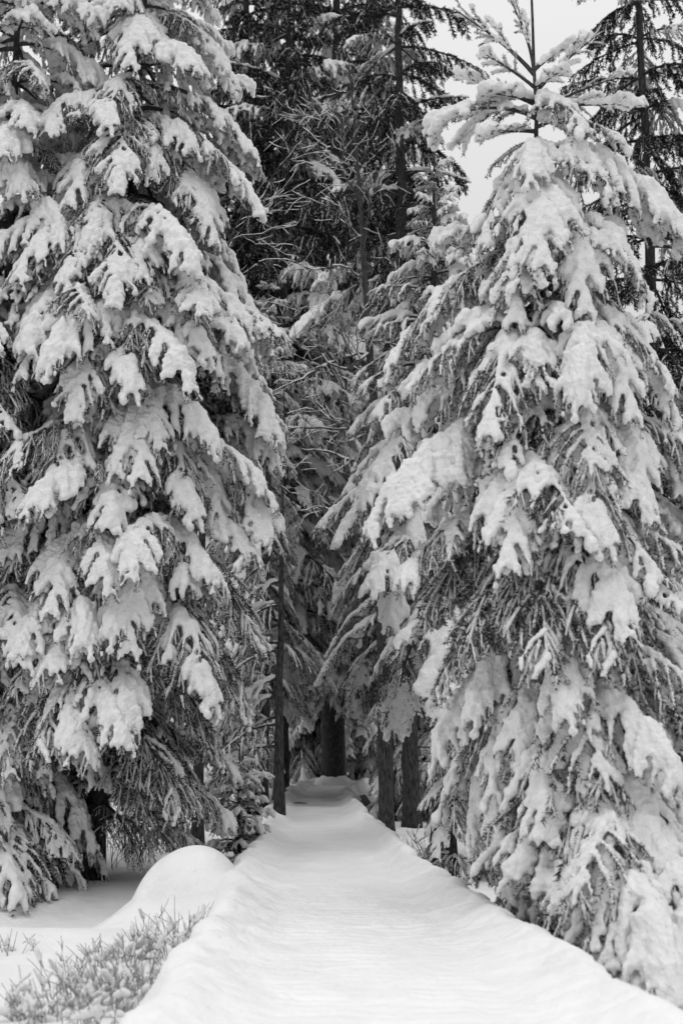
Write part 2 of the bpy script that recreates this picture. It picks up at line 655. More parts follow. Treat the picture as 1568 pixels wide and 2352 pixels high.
def choose(fam, L, slope, rng):
    best, bc = None, 1e9
    for p in PROTO[fam]:
        c = 2.2 * abs(math.log(L / p['L'])) + abs(slope - p['slope']) / 0.30 + rng.random() * 0.5
        if c < bc:
            best, bc = p, c
    return best


def place_bough(tree, at, tip, fam, rng, roll=0.0):
    """a bough of family fam from point at to point tip (both relative to the tree's base)"""
    v = Vector(tip) - Vector(at)
    L = v.length
    sl = math.atan2(v.z, math.hypot(v.x, v.y))
    az = math.atan2(v.y, v.x)
    p = choose(fam, L, sl, rng)
    tilt = max(-0.5, min(0.5, sl - p['slope']))
    m = Matrix.Rotation(az, 4, 'Z') @ Matrix.Rotation(-tilt, 4, 'Y') @ Matrix.Rotation(roll, 4, 'X') 
    o = obj('bough', p['bough'], tree, at)
    o.rotation_euler = m.to_euler()
    s = L / p['L']
    o.scale = (s, s * (1 if rng.random() < 0.5 else -1), s)
    if p['snow'] is not None:
        obj('snow', p['snow'], o)
    return o


def spray(tree, at, tip, fam, rng, lmax, roll=0.0, under=0.0, base=None):
    """a bough; a long one is a poor bough that carries laden sprays on its outer half"""
    at, tip = Vector(at), Vector(tip)
    v = tip - at
    L = v.length
    if fam != 'hero' or L <= lmax:
        return place_bough(tree, at, tip, fam, rng, roll)
    place_bough(tree, at, at + v * 0.9 - Vector((0, 0, 0.05)), 'hero' if rng.random() < under else 'shed', rng, roll)
    keep = lmax * rng.uniform(0.75, 1.0)
    s0 = tip - v * (keep / L)
    s0.z += 0.10 * (L - keep)
    place_bough(tree, s0, tip, 'hero', rng, roll)
    side = v.cross(Vector((0, 0, 1))).normalized()
    for sg in (-1, 1):
        if rng.random() < 0.15:
            continue
        l2 = keep * rng.uniform(0.6, 0.9)
        p = at + v * rng.uniform(0.25, 0.6) + Vector((0, 0, 0.08 * L))
        d = (v.normalized() * 0.8 + side * sg * rng.uniform(0.35, 0.7)).normalized() * l2
        if on_path(base + p + d) or on_path(base + p + d * 0.6):
            continue
        place_bough(tree, p, p + d, 'hero', rng, roll)


def trunk_mesh(h, r0, lean, seed, flare=0.35, k=10, mat=None, rt=0.012, tp=1.0):
    n = max(8, int(h / 0.5))
    t = np.linspace(0, 1, n)
    rng = np.random.default_rng(seed)
    w = np.cumsum(rng.normal(size=(n, 2)) * 0.012 * h / n * 8, axis=0) * 0.3
    w -= w[0]
    pts = np.stack([lean[0] * t + w[:, 0], lean[1] * t + w[:, 1], h * t - 0.15 * (t == 0)], 1)
    rad = r0 * (1 - t) ** tp + rt
    rad = rad * (1 + flare * np.exp(-t * h / 0.35))
    b = MB()
    b.tube(pts, rad, k)
    if h > 20:                                             # dead stubs on the bare lower trunk
        for _ in range(16):
            z = rng.uniform(0.8, 9.0)
            a = rng.uniform(0, 6.28)
            c = np.array([np.interp(z, pts[:, 2], pts[:, 0]), np.interp(z, pts[:, 2], pts[:, 1]), z])
            ln_ = rng.uniform(0.3, 1.1)
            d_ = np.array([math.cos(a), math.sin(a), rng.uniform(-0.5, 0.1)])
            b.tube([c, c + d_ * ln_ * 0.5, c + d_ * ln_ - [0, 0, 0.06]], [0.018, 0.012, 0.004], 5)
    return b.mesh('trunk', [mat or M_BARK]), pts


def spruce(name, label, base, h, r0, prof, slopef, seed, fam='hero', z0=0.5, dz=0.34, per=5, features=(), lean=(0, 0), group=None,
           cat='spruce tree', mixfam=None, azlim=None, mat=None, skip=None, midshed=None, ztop=99, lmax=9.0, lowmid=0.0, under=0.0, thin_front=0.6):
    """prof: [(height, crown radius)], slopef: [(height, bough slope in degrees)]"""
    rng = np.random.default_rng(seed)
    base = Vector(base)
    t = empty(name, base)
    tag(t, label, cat, group)
    me, pts = trunk_mesh(h, r0, lean, seed, mat=mat, tp=1.5 if h < 10 else 0.9)
    obj('trunk', me, t)

    def axis(z):
        return Vector((float(np.interp(z, pts[:, 2], pts[:, 0])), float(np.interp(z, pts[:, 2], pts[:, 1])), z))
    ph = [p[0] for p in prof]
    pr = [p[1] for p in prof]
    sh = [p[0] for p in slopef]
    ss = [p[1] for p in slopef]
    for (ay, tx, ty, fwd, fm) in features:             # boughs one can find in the photograph
        depth = base.y - fwd
        tip = P(tx, ty, depth) - base
        za = P(0, ay, base.y).z - base.z
        at = axis(max(0.1, min(h - 0.05, za)))
        spray(t, at, tip, fm, rng, 9.0 if fwd < 1.0 and ty < 1400 else lmax, 0.0, under, base)
    z = z0
    az = rng.random() * 6.28
    while z < min(ztop, h - 0.25):
        for k in range(per):
            az += 2 * math.pi / per + rng.normal() * 0.25
            zz = z + rng.normal() * 0.07
            L = float(np.interp(zz, ph, pr)) * (0.72 + 0.4 * rng.random())
            sl = R(float(np.interp(zz, sh, ss)) + rng.normal() * 7)
            if L < 0.15 or (azlim and not azlim(az, zz)) or zz > h - 0.1:
                continue
            at = axis(zz)
            tip = at + Vector((math.cos(az) * L, math.sin(az) * L, math.tan(sl) * L))
            if tip.z + base.z < float(ground_z(base.x + tip.x, base.y + tip.y)) + 0.05:
                tip.z = float(ground_z(base.x + tip.x, base.y + tip.y)) + 0.08 - base.z
            if skip and skip(base + tip):
                continue
            if features and math.sin(az) < -0.35 and rng.random() < thin_front:
                continue                               # the boughs one can find stand here already
            f = fam
            if mixfam and rng.random() < mixfam[1]:
                f = mixfam[0]
            if zz < lowmid:
                f = 'mid'
            if midshed and midshed[0] < zz < midshed[1] and math.cos(az) < -0.25:
                f = 'shed'
            spray(t, at, tip, f, rng, lmax, rng.normal() * 0.08, under, base)
        az += 0.9
        z += dz * (0.8 + 0.4 * rng.random()) * (0.75 if z > h * 0.8 else 1)
    return t


def on_path(p):
    l, r = path_lr(p.y)
    return l - 0.15 < p.x < r + 0.15 and p.z < 3.5


def over_path(p):
    l, r = path_lr(p.y)
    return l - 0.6 < p.x < r + 0.6 and p.y < 38 and p.z < (9.5 if p.y < 29 else 1.9)


def gbase(x, y):
    return (x, y, float(ground_z(x, y)))


def bx(px, depth):
    return (px - 784.0) / FPX * depth * 1.0 / (math.cos(PITCH))     # close to ground level


# ---- left spruce
LD = 17.0
LB = gbase(P(215, 1990, LD).x, LD)
left_feat = [
    (30, 525, 160, 0.3, 'hero'), (190, 578, 362, 0.5, 'hero'), (260, 585, 478, 0.9, 'hero'), (300, 498, 560, 1.0, 'hero'),
    (520, 612, 800, 0.4, 'hero'), (740, 652, 1030, 0.4, 'hero'), (980, 682, 1258, 0.5, 'hero'), (660, 500, 850, 1.3, 'hero'),
    (30, 300, 150, 1.2, 'hero'), (180, 235, 290, 1.5, 'hero'), (260, 250, 430, 1.8, 'hero'), (330, 150, 470, 1.5, 'hero'), (230, 40, 330, 1.2, 'hero'),
    (450, 40, 640, 2.0, 'hero'), (450, 150, 650, 2.0, 'hero'), (450, 240, 690, 2.2, 'hero'), (480, 330, 640, 1.9, 'hero'),
    (560, 470, 820, 1.7, 'hero'), (640, 190, 950, 2.3, 'hero'), (600, 60, 800, 2.2, 'hero'), (620, 290, 900, 2.3, 'hero'),
    (850, 110, 1160, 2.3, 'hero'), (860, 440, 1190, 1.8, 'hero'), (880, 520, 1225, 1.2, 'hero'), (840, 320, 1100, 2.2, 'hero'),
    (1110, 110, 1410, 2.4, 'hero'), (1110, 300, 1500, 2.4, 'hero'), (1130, 440, 1360, 2.1, 'hero'), (1180, 480, 1620, 2.2, 'hero'),
    (1180, 600, 1490, 0.8, 'shed'), (1300, 200, 1570, 2.4, 'hero'), (1340, 50, 1520, 2.3, 'hero'), (1420, 90, 1760, 2.6, 'hero'), (1420, 290, 1700, 2.6, 'hero'),
    (1280, 570, 1660, 0.8, 'shed'), (1460, 510, 1760, 0.6, 'shed'), (1560, 440, 1860, 0.9, 'shed'), (1600, 400, 1880, 1.5, 'shed'), (1700, 330, 1890, 1.3, 'shed'),
]
spruce('spruce_tree', 'tallest and widest snow-laden spruce, at the left of the path, with drooping boughs', LB, 17.5, 0.12,
       [(0, 1.2), (1.2, 1.9), (3, 2.35), (5, 2.3), (7, 2.1), (9, 1.9), (11, 1.8), (13, 1.4), (17.5, 0.2)],
       [(0, -25), (2, -36), (5, -40), (9, -34), (11, -26), (13, -15), (17.5, 30)], 41, z0=0.9, dz=0.54, per=6, features=left_feat, lmax=2.4, under=0.15,
       lean=(0.45, 0.1), mixfam=('shed', 0.12), skip=lambda p: on_path(p) or p.z < (1.9 if p.x < LB[0] + 0.3 else 0.7) or (p.z < 1.4 and p.x > LB[0] + 1.5))

# ---- right spruce
RD = 12.0
RB = gbase(P(1290, 2100, RD).x, RD)
right_feat = [
    (960, 842, 1232, 0.9, 'hero'), (700, 1120, 1000, 1.4, 'hero'), (760, 1020, 950, 0.5, 'hero'), (560, 885, 855, 0.2, 'hero'), (560, 1180, 740, 1.0, 'hero'),
    (880, 1380, 1255, 1.8, 'hero'), (960, 1160, 1305, 1.7, 'hero'), (1230, 1235, 1535, 1.9, 'shed'), (1230, 1390, 1530, 1.9, 'shed'), (1260, 1060, 1500, 1.3, 'shed'),
    (660, 1460, 960, 1.2, 'hero'), (640, 1560, 980, 0.6, 'hero'), (800, 1500, 1170, 1.1, 'hero'), (820, 1590, 1180, 0.4, 'hero'), (420, 1350, 720, 1.0, 'hero'),
    (400, 1250, 610, 1.2, 'hero'), (380, 1110, 560, 0.6, 'hero'), (350, 1570, 560, 0.2, 'hero'), (1040, 1350, 1410, 1.6, 'hero'), (1060, 1480, 1330, 1.4, 'hero'),
    (1480, 1365, 1840, 2.0, 'hero'), (1420, 1530, 1820, 1.6, 'hero'), (1500, 1120, 1830, 0.9, 'hero'), (1560, 1075, 1960, 0.0, 'hero'), (1430, 1080, 1650, 0.9, 'hero'), (1500, 1000, 1740, 0.3, 'hero'), (1560, 1010, 1860, -0.4, 'hero'), (1480, 1190, 1760, 1.3, 'hero'), (1600, 1150, 1960, 0.9, 'hero'), (1560, 1260, 1930, 1.8, 'hero'),
    (1620, 1240, 2105, 1.0, 'hero'), (1640, 1450, 2140, 2.5, 'hero'), (1700, 1340, 2165, 2.0, 'hero'), (1760, 1540, 2260, 2.7, 'hero'), (1650, 1560, 2000, 2.0, 'hero'),
    (1680, 1190, 2080, 0.9, 'hero'), (1800, 1430, 2215, 2.5, 'hero'), (1850, 1560, 2310, 3.1, 'hero'), (1700, 1620, 2150, 2.2, 'hero'), (1820, 1500, 2270, 2.8, 'hero'), (1640, 1640, 2250, 2.6, 'hero'), (1180, 960, 1440, 0.6, 'shed'), (1140, 930, 1330, 1.0, 'shed'), (1320, 1010, 1600, 0.7, 'shed'),
    (270, 985, 285, 0.2, 'hero'), (300, 1110, 360, 0.6, 'top'), (290, 1430, 330, 0.4, 'hero'), (250, 1340, 300, 0.7, 'hero'),
    (170, 1040, 20, 0.0, 'top'), (200, 1105, 120, 0.3, 'top'), (240, 1050, 178, 0.1, 'top'), (230, 1110, 215, 0.4, 'top'), (215, 1385, 70, 0.2, 'top'), (260, 1440, 160, 0.2, 'top'),
    (250, 1470, 235, 0.1, 'top'), (330, 1210, 420, 0.9, 'hero'), (340, 1390, 430, 0.8, 'hero'), (160, 1195, -20, 0.0, 'top'), (160, 1340, 95, -0.2, 'top'), (200, 1300, 160, 0.4, 'top'),
]
spruce('spruce_tree', 'young snow-laden spruce at the right of the path, with a thin bare leader', RB, 9.7, 0.13,
       [(0, 1.4), (1.0, 1.9), (3, 1.9), (5, 1.45), (6.5, 1.0), (7.6, 0.6), (8.4, 0.35), (9.2, 0.1)],
       [(0, -18), (1, -30), (4, -32), (6, -20), (7.5, 5), (9, 40)], 42, z0=0.45, dz=0.46, per=6, features=right_feat, lmax=1.9, under=0.5, lean=(-0.12, 0.05),
       mixfam=('shed', 0.05), midshed=(1.6, 3.6), ztop=7.3, skip=on_path)

# ---- spruces standing round and behind them
spruce('spruce_tree', 'snow-laden spruce cut by the left edge, behind the tallest one', gbase(P(-25, 1950, 16.6).x, 16.6), 15.0, 0.11,
       [(0, 1.5), (4, 2.0), (9, 1.7), (12, 1.3), (15, 0.2)], [(0, -35), (6, -40), (11, -25), (15, 10)], 43, z0=1.2, dz=0.5, per=6, lmax=2.0, mixfam=('shed', 0.1), skip=on_path)
spruce('spruce_tree', 'slim spruce behind the left side of the young spruce on the right', gbase(P(1000, 1850, 19.5).x + 0.1, 20.0), 11.6, 0.13,
       [(0, 1.2), (1.5, 1.7), (4, 2.25), (7, 1.6), (9.5, 0.9), (11.6, 0.2)], [(0, -30), (3, -46), (7, -38), (10, -5), (11.6, 20)], 44, fam='mid',
       z0=3.9, dz=0.40, per=6, skip=on_path)
tall = [
    ('tall dark spruce with a straight trunk beside the bare tree', 945, 26.5, 27, 0.16, 51, 5.0, 2.6, 'dark'),
    ('tall dark spruce with a thick trunk and snowy roots at the path end', 765, 37.0, 33, 0.34, 52, 3.4, 3.8, 'dark'),
    ('tall dark spruce with a slender lower trunk left of the path end', 640, 31.5, 30, 0.13, 53, 2.6, 3.4, 'dark'),
    ('tall dark spruce with a long bare trunk near the right edge', 1545, 26.0, 25, 0.17, 54, 7.0, 2.7, 'dark'),
    ('tall dark spruce farthest back behind the bare tree', 850, 42.0, 33, 0.26, 56, 9.0, 3.8, 'dark'),
    ('tall dark spruce just right of the tallest snowy spruce', 520, 33.0, 30, 0.24, 55, 6.0, 3.6, 'dark'),
]
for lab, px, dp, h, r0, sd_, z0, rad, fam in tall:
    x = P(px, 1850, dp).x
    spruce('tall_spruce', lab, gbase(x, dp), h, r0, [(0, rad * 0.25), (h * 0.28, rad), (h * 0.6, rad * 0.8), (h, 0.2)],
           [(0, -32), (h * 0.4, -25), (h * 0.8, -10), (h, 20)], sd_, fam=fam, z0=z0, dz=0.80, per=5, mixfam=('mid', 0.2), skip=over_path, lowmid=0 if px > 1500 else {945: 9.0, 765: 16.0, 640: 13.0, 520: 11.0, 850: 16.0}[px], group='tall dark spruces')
mids = [
    ('snowy spruce showing dark gaps low between the two large spruces', 640, 25.0, 9.5, 61, 1.6),
    ('snowy spruce right of the thick trunk at the path end', 880, 43.0, 9.0, 62, 2.0),
    ('small snowy spruce low beside the slender dark trunk', 575, 27.5, 4.2, 63, 1.3),
    ('snowy spruce half hidden behind the right spruce, near the right edge', 1500, 18.5, 5.6, 64, 1.6),
    ('small snowy spruce low behind the two dark trunks', 960, 29.5, 5.0, 65, 1.5),
    ('low snowy spruce in the shade right of the path, beside the dark trunks', 1040, 18.6, 3.2, 66, 0.6),
    ('snowy spruce in the gap, farther back than its neighbours', 550, 33.0, 11.0, 67, 1.9),
    ('snowy spruce behind the bare tree', 955, 35.0, 13.0, 68, 2.1),
    ('tall snowy spruce in the middle of the gap between the large spruces', 600, 28.5, 12.5, 75, 2.1),
    ('tall snowy spruce straight behind the path end, left of the bare tree', 725, 41.0, 17.0, 76, 2.5),
    ('tall snowy spruce straight behind the bare tree top', 815, 45.0, 18.0, 77, 2.6),
    ('snowy spruce with a boughy top right of the bare tree', 920, 31.0, 12.0, 78, 2.0),
    ('snowy spruce with clear lower trunk in the middle of the gap', 652, 34.0, 10.5, 79, 1.8),
    ('snowy spruce with clear lower trunk behind the bare tree trunk', 893, 28.5, 11.5, 80, 1.9),
    ('small snowy spruce left of the thick trunk, behind the sign', 690, 40.0, 5.0, 72, 1.7),
    ('snowy spruce closing the view just right of the slender dark trunk', 660, 43.0, 7.0, 73, 2.0),
    ('snowy spruce closing the view beyond the bend of the path', 810, 47.0, 7.0, 74, 2.2),
    ('low snowy spruce under the left spruce, near the left edge', -40, 15.8, 2.6, 69, 1.2),
]
for lab, px, dp, h, sd_, rad in mids:
    x = P(px, 1850, dp).x
    spruce('spruce_tree', lab, gbase(x, dp), h, 0.02 + 0.009 * h, [(0, rad), (h * 0.35, rad), (h * 0.7, rad * 0.55), (h, 0.12)],
           [(0, -25), (h * 0.4, -38), (h * 0.8, -15), (h, 25)], sd_, fam='mid', z0=0.3 if h < 6 else (4.0 if 'clear lower trunk' in lab else 1.6), dz=0.34 if h < 6 else 0.45, per=6, skip=over_path if h > 6 else on_path, group='snowy spruces behind the path')
# the small bushy sapling left of the path
sx = P(548, 1850, 19.0).x
spruce('spruce_sapling', 'small bushy snow-covered spruce sapling close to the left of the path', gbase(sx, 19.0), 1.6, 0.03,
       [(0, 0.5), (0.7, 0.55), (1.1, 0.4), (1.5, 0.15)], [(0, 0), (0.7, -15), (1.2, 25), (1.5, 45)], 71, fam='hero', z0=0.12, dz=0.17, per=6, cat='sapling')
# far wood
frng = np.random.default_rng(7)
far = []
for k in range(400):
    y = frng.uniform(42, 80)
    x = frng.uniform(-0.42, 0.42) * y
    if any((x - a) ** 2 + (y - b) ** 2 < 9 for a, b in far):
        continue
    far.append((x, y))
    if len(far) >= 26:
        break
for x, y in far:
    px = 784 + FPX * x / y
    h = frng.uniform(9, 15)
    spruce('distant_spruce', 'snow-dusted spruce far back in the wood behind the path end', gbase(x, y), h, 0.16, [(0, 2.2), (h * 0.4, 2.3), (h * 0.7, 1.4), (h, 0.2)],
           [(0, -30), (h * 0.5, -30), (h, 10)], int(frng.integers(1e6)), fam='mid', z0=1.4, dz=1.1, per=5, group='spruces far back in the wood')

# dead lower boughs in the shade under the left spruce
LT = [o for o in COL.objects if o.get('label', '').startswith('tallest and widest')][0]
drng = np.random.default_rng(77)
for k in range(44):
    zz = drng.uniform(0.5, 2.6)
    az = drng.uniform(0, 6.28)
    L = drng.uniform(1.0, 2.0)
    if abs((az - 4.85 + math.pi) % (2 * math.pi) - math.pi) < 0.55:
        continue
    place_bough(LT, Vector((0.04, 0, zz)), Vector((math.cos(az) * L, math.sin(az) * L, max(0.15, zz - L * drng.uniform(0.3, 0.7)))), 'dead' if k % 3 else 'shed', drng, drng.normal() * 0.2)

# ------------------------------------------------------------------ snow-covered boulder left of the path
def dome(name, cx, cy, h, rx, ry, skirt, seed, mat, expo=2.8, knee=0.42, n=46, k=64):
    b = MB()
    th = np.arange(k) * 2 * math.pi / k
    s = np.linspace(0, 1, n)[:, None] ** 0.8
    prof = np.where(s < 0.62, (1 - (s / 0.62) ** expo) * (1 - knee) + knee, knee * (1 - np.clip((s - 0.62) / 0.38, 0, 1)) ** 1.7)
    rr = np.where(s < 0.62, s / 0.62, 1 + (s - 0.62) / 0.38 * skirt)
    x = cx + rx * rr * np.cos(th)[None, :] * (1 + 0.10 * np.sin(2 * th + seed)[None, :])
    y = cy + ry * rr * np.sin(th)[None, :] * (1 + 0.10 * np.sin(3 * th + seed * 2)[None, :])
    z = ground_z(x, y) * (s * s) + ground_z(cx, cy) * (1 - s * s) + h * prof - 0.06 * s + (0.06 * vnoise(x, y, seed, 2.4) + 0.02 * vnoise(x, y, seed + 1, 7.0)) * (1 - 0.7 * s)
    for dx, dy, dr, dd_ in ((-0.22, -0.42, 0.07, 0.09), (-0.05, -0.46, 0.05, 0.05), (0.2, -0.40, 0.10, 0.04), (-0.3, -0.25, 0.09, 0.03)):
        z = z - dd_ * np.exp(-((x - cx - dx * rx / 0.6) ** 2 + (y - cy - dy * ry / 0.55) ** 2) / dr ** 2)
    v = np.stack([x, y, z], -1).reshape(-1, 3)
    i = np.arange(n - 1)[:, None] * k
    j = np.arange(k)[None, :]
    q = np.stack([i + j, i + k + j, i + k + (j + 1) % k, i + (j + 1) % k], -1).reshape(-1, 4)
    b.add(v, q)
    return b.mesh(name, [mat])


bo = obj('snow_covered_boulder', dome('snow_covered_boulder', P(440, 2000, 14.0).x, 14.0, 0.80, 0.66, 0.6, 1.3, 5, M_GROUND))
tag(bo, 'large rounded boulder wholly buried in smooth snow left of the path', 'boulder')


# ------------------------------------------------------------------ bare broad-leaved trees with snow on their branches
def bare_branch(name, tree, pl, r0, rng, base, levels=2, dens=1.0):
    """a main branch with its side twigs, and the snow on them as a sub-part"""
    W, Sn = MB(), MB()

    def put(q, ra, rb):
        n = len(q)
        rad = np.linspace(ra, rb, n)
        W.tube(q, rad, 5 if ra > 0.015 else 4)
        tan = np.gradient(q, axis=0)
        tan /= np.linalg.norm(tan, axis=1, keepdims=True) + 1e-9
        flat = np.sqrt(np.clip(1 - tan[:, 2] ** 2, 0, 1))
        ok = flat.mean() > 0.5 and rng.random() < (0.95 if ra > 0.008 else 0.55)
        if ok and n > 3:
            rs = (0.003 + rad * 0.75) * (0.5 + 0.6 * flat) * (1 + 0.3 * rng.normal(size=n)).clip(0.4, 1.6)
            qs = q + UP * (rad * 0.6 + rs * 0.4)[:, None]
            i0 = int(rng.integers(0, 2))
            while i0 < n - 2:                              # snow lies in stretches with bare gaps between
                i1 = min(n, i0 + int(rng.integers(3, 9)))
                Sn.tube(qs[i0:i1], rs[i0:i1], 5, round_ends=True)
                i0 = i1 + int(rng.integers(0, 3))

    def wander(p0, d0, L, n, up):
        q = [np.array(p0)]
        d_ = np.array(d0) / np.linalg.norm(d0)
        for i in range(n - 1):
            d_ = d_ + rng.normal(size=3) * 0.14 + UP * up
            d_ /= np.linalg.norm(d_)
            q.append(q[-1] + d_ * L / (n - 1))
        return np.array(q)

    def kids(q, r, L, lev):
        n = int(max(2, L * (4.2 if lev == 1 else 5.0) * dens))
        for k in range(n):
            s = rng.uniform(0.12, 1.0)
            j = min(int(s * (len(q) - 1)), len(q) - 2)
            tg = q[j + 1] - q[j]
            tg /= np.linalg.norm(tg) + 1e-9
            sd_ = np.cross(tg, rng.normal(size=3))
            sd_ /= np.linalg.norm(sd_) + 1e-9
            d0 = tg * 0.75 + sd_ * 0.75 + UP * 0.08
            l = (0.25 + L * rng.uniform(0.2, 0.6) * (1.1 - 0.5 * s)) * (1.0 if lev == 1 else 0.8)
            if l < 0.12:
                continue
            rr = max(0.0035, r * (1 - 0.6 * s) * 0.5)
            c = wander(q[j], d0, l, max(5, int(l / 0.09)), rng.uniform(-0.01, 0.06))
            put(c, rr, 0.0028)
            if lev < levels:
                kids(c, rr, l, lev + 1)
    L = float(np.linalg.norm(np.diff(pl, axis=0), axis=1).sum())
    # resample with slight kinks
    t = np.concatenate([[0], np.cumsum(np.linalg.norm(np.diff(pl, axis=0), axis=1))]) / L
    m = max(6, int(L / 0.14))
    tt = np.linspace(0, 1, m)
    q = np.stack([np.interp(tt, t, pl[:, i]) for i in range(3)], 1) + rng.normal(size=(m, 3)) * 0.018
    q[0] = pl[0]
    put(q, r0, max(0.004, r0 * 0.25))
    kids(q, r0, L, 1)
    b_ = obj(name, W.mesh(name, [M_BARK_GREY]), tree)
    if Sn.n:
        tag(obj('snow', Sn.mesh('snow', [M_SNOW]), b_), kind='stuff')
    return b_


def bare_tree(name, label, trunk_px, depth, r0, branches, seed, nrand=14, group=None, zmin=3.0):
    rng = np.random.default_rng(seed)
    p0 = P(trunk_px[0][0], trunk_px[0][1], depth)
    base = Vector((p0.x, depth, float(ground_z(p0.x, depth)) - 0.05))
    t = empty(name, base)
    tag(t, label, 'bare tree', group)
    tp = [np.array((0, 0, 0.0))] + [np.array(P(x, y, depth + 0.15 * rng.normal()) - base) for x, y in trunk_px[1:]]
    tp = np.array(tp)
    L = np.concatenate([[0], np.cumsum(np.linalg.norm(np.diff(tp, axis=0), axis=1))])
    tt = np.linspace(0, L[-1], 60)
    q = np.stack([np.interp(tt, L, tp[:, i]) for i in range(3)], 1)
    q[1:-1] = (q[:-2] + 2 * q[1:-1] + q[2:]) / 4
    b = MB()
    rad = r0 * (1 - tt / L[-1]) ** 0.8 + 0.008
    b.tube(q, rad * (1 + 0.3 * np.exp(-tt / 0.3)), 10)
    obj('trunk', b.mesh('trunk', [M_BARK]), t)
    for br in branches:
        fw = br[0]
        pts = br[1:]
        n = len(pts)
        pl = np.array([np.array(P(x, y, depth - fw * i / (n - 1)) - base) for i, (x, y) in enumerate(pts)])
        j = int(np.argmin(np.linalg.norm(q - pl[0], axis=1)))
        pl[0] = q[j]
        bare_branch('branch', t, pl, max(0.012, rad[j] * 0.38), rng, base)
    for k in range(nrand):
        j = int(rng.integers(12, 58))
        if q[j][2] < zmin:
            continue
        az = rng.uniform(0, 6.28)
        l = (1 - j / 75) * rng.uniform(1.4, 3.0)
        e = rng.uniform(-0.1, 0.6)
        pl = q[j] + np.linspace(0, 1, 6)[:, None] * l * np.array([math.cos(az) * math.cos(e), math.sin(az) * math.cos(e), math.sin(e)])
        pl[:, 2] += 0.12 * l * np.linspace(0, 1, 6) ** 2 * rng.uniform(-1, 1.5)
        bare_branch('branch', t, pl, max(0.010, rad[j] * 0.3), rng, base)
    return t


bare_tree('bare_tree', 'bare deciduous tree with a slim dark trunk, right of the path end',
          [(888, 1892), (880, 1550), (873, 1150), (862, 950), (850, 830), (838, 640), (826, 450), (815, 300), (800, 130)], 24.5, 0.135,
          [(0.6, (860, 990), (713, 984), (635, 981)), (1.0, (866, 1000), (761, 966), (700, 909), (672, 870)),
           (1.4, (850, 822), (794, 819), (743, 840), (701, 864), (638, 897), (575, 915)), (0.4, (845, 744), (893, 696), (898, 640), (905, 590)),
           (1.2, (846, 792), (890, 785), (935, 775)), (0.9, (827, 549), (770, 495), (725, 459), (670, 440)), (-0.5, (815, 387), (755, 339), (704, 300), (662, 245), (650, 205)),
           (0.6, (815, 369), (758, 306), (719, 246), (706, 190)), (0.2, (834, 560), (850, 459), (875, 411), (902, 360), (908, 300)),
           (1.5, (846, 795), (790, 850), (700, 800), (640, 760)), (1.0, (875, 1160), (800, 1185), (730, 1165), (690, 1170)), (1.0, (872, 1100), (820, 1060), (760, 1040), (690, 1030)),
           (1.2, (838, 640), (780, 610), (720, 620), (640, 590)), (0.8, (826, 470), (790, 400), (785, 300), (760, 200))], 81, 8)
bare_tree('bare_tree', 'bare leaning tree whose snowy branches reach out behind the left spruce',
          [(455, 1880), (460, 1400), (470, 1000), (480, 760), (497, 640), (520, 560)], 21.0, 0.09,
          [(0.2, (497, 590), (540, 545), (569, 504), (599, 450), (640, 385), (690, 325)), (0.4, (500, 556), (545, 543), (605, 534), (650, 516), (700, 500)),
           (0.2, (500, 600), (560, 470), (575, 400), (560, 330)), (0.5, (480, 700), (560, 700), (625, 684)), (0.4, (475, 860), (560, 800), (640, 790), (700, 760)),
           (0.6, (470, 980), (580, 930), (660, 945), (720, 940)), (0.3, (470, 1060), (580, 1075), (680, 1065))], 82, 6)
bare_tree('bare_tree', 'thin bare tree top against the sky above the left edge',
          [(160, 1900), (170, 900), (175, 400), (185, 150), (190, -40)], 27.0, 0.07, [(0.3, (178, 300), (150, 120), (120, 30)), (0.3, (182, 250), (220, 120), (235, 10)),
           (0.2, (185, 200), (170, 60), (150, -30))], 83, 10, zmin=9)

# ------------------------------------------------------------------ roots of the thick trunk under snow
RX = P(768, 1805, 37).x
sk = obj('snow_skirt', dome('snow_skirt', RX, 36.9, 0.80, 0.60, 0.50, 1.2, 8, M_GROUND, expo=1.6))
tag(sk, 'heap of snow over the spreading roots of the thick trunk at the path end', 'snow heap')

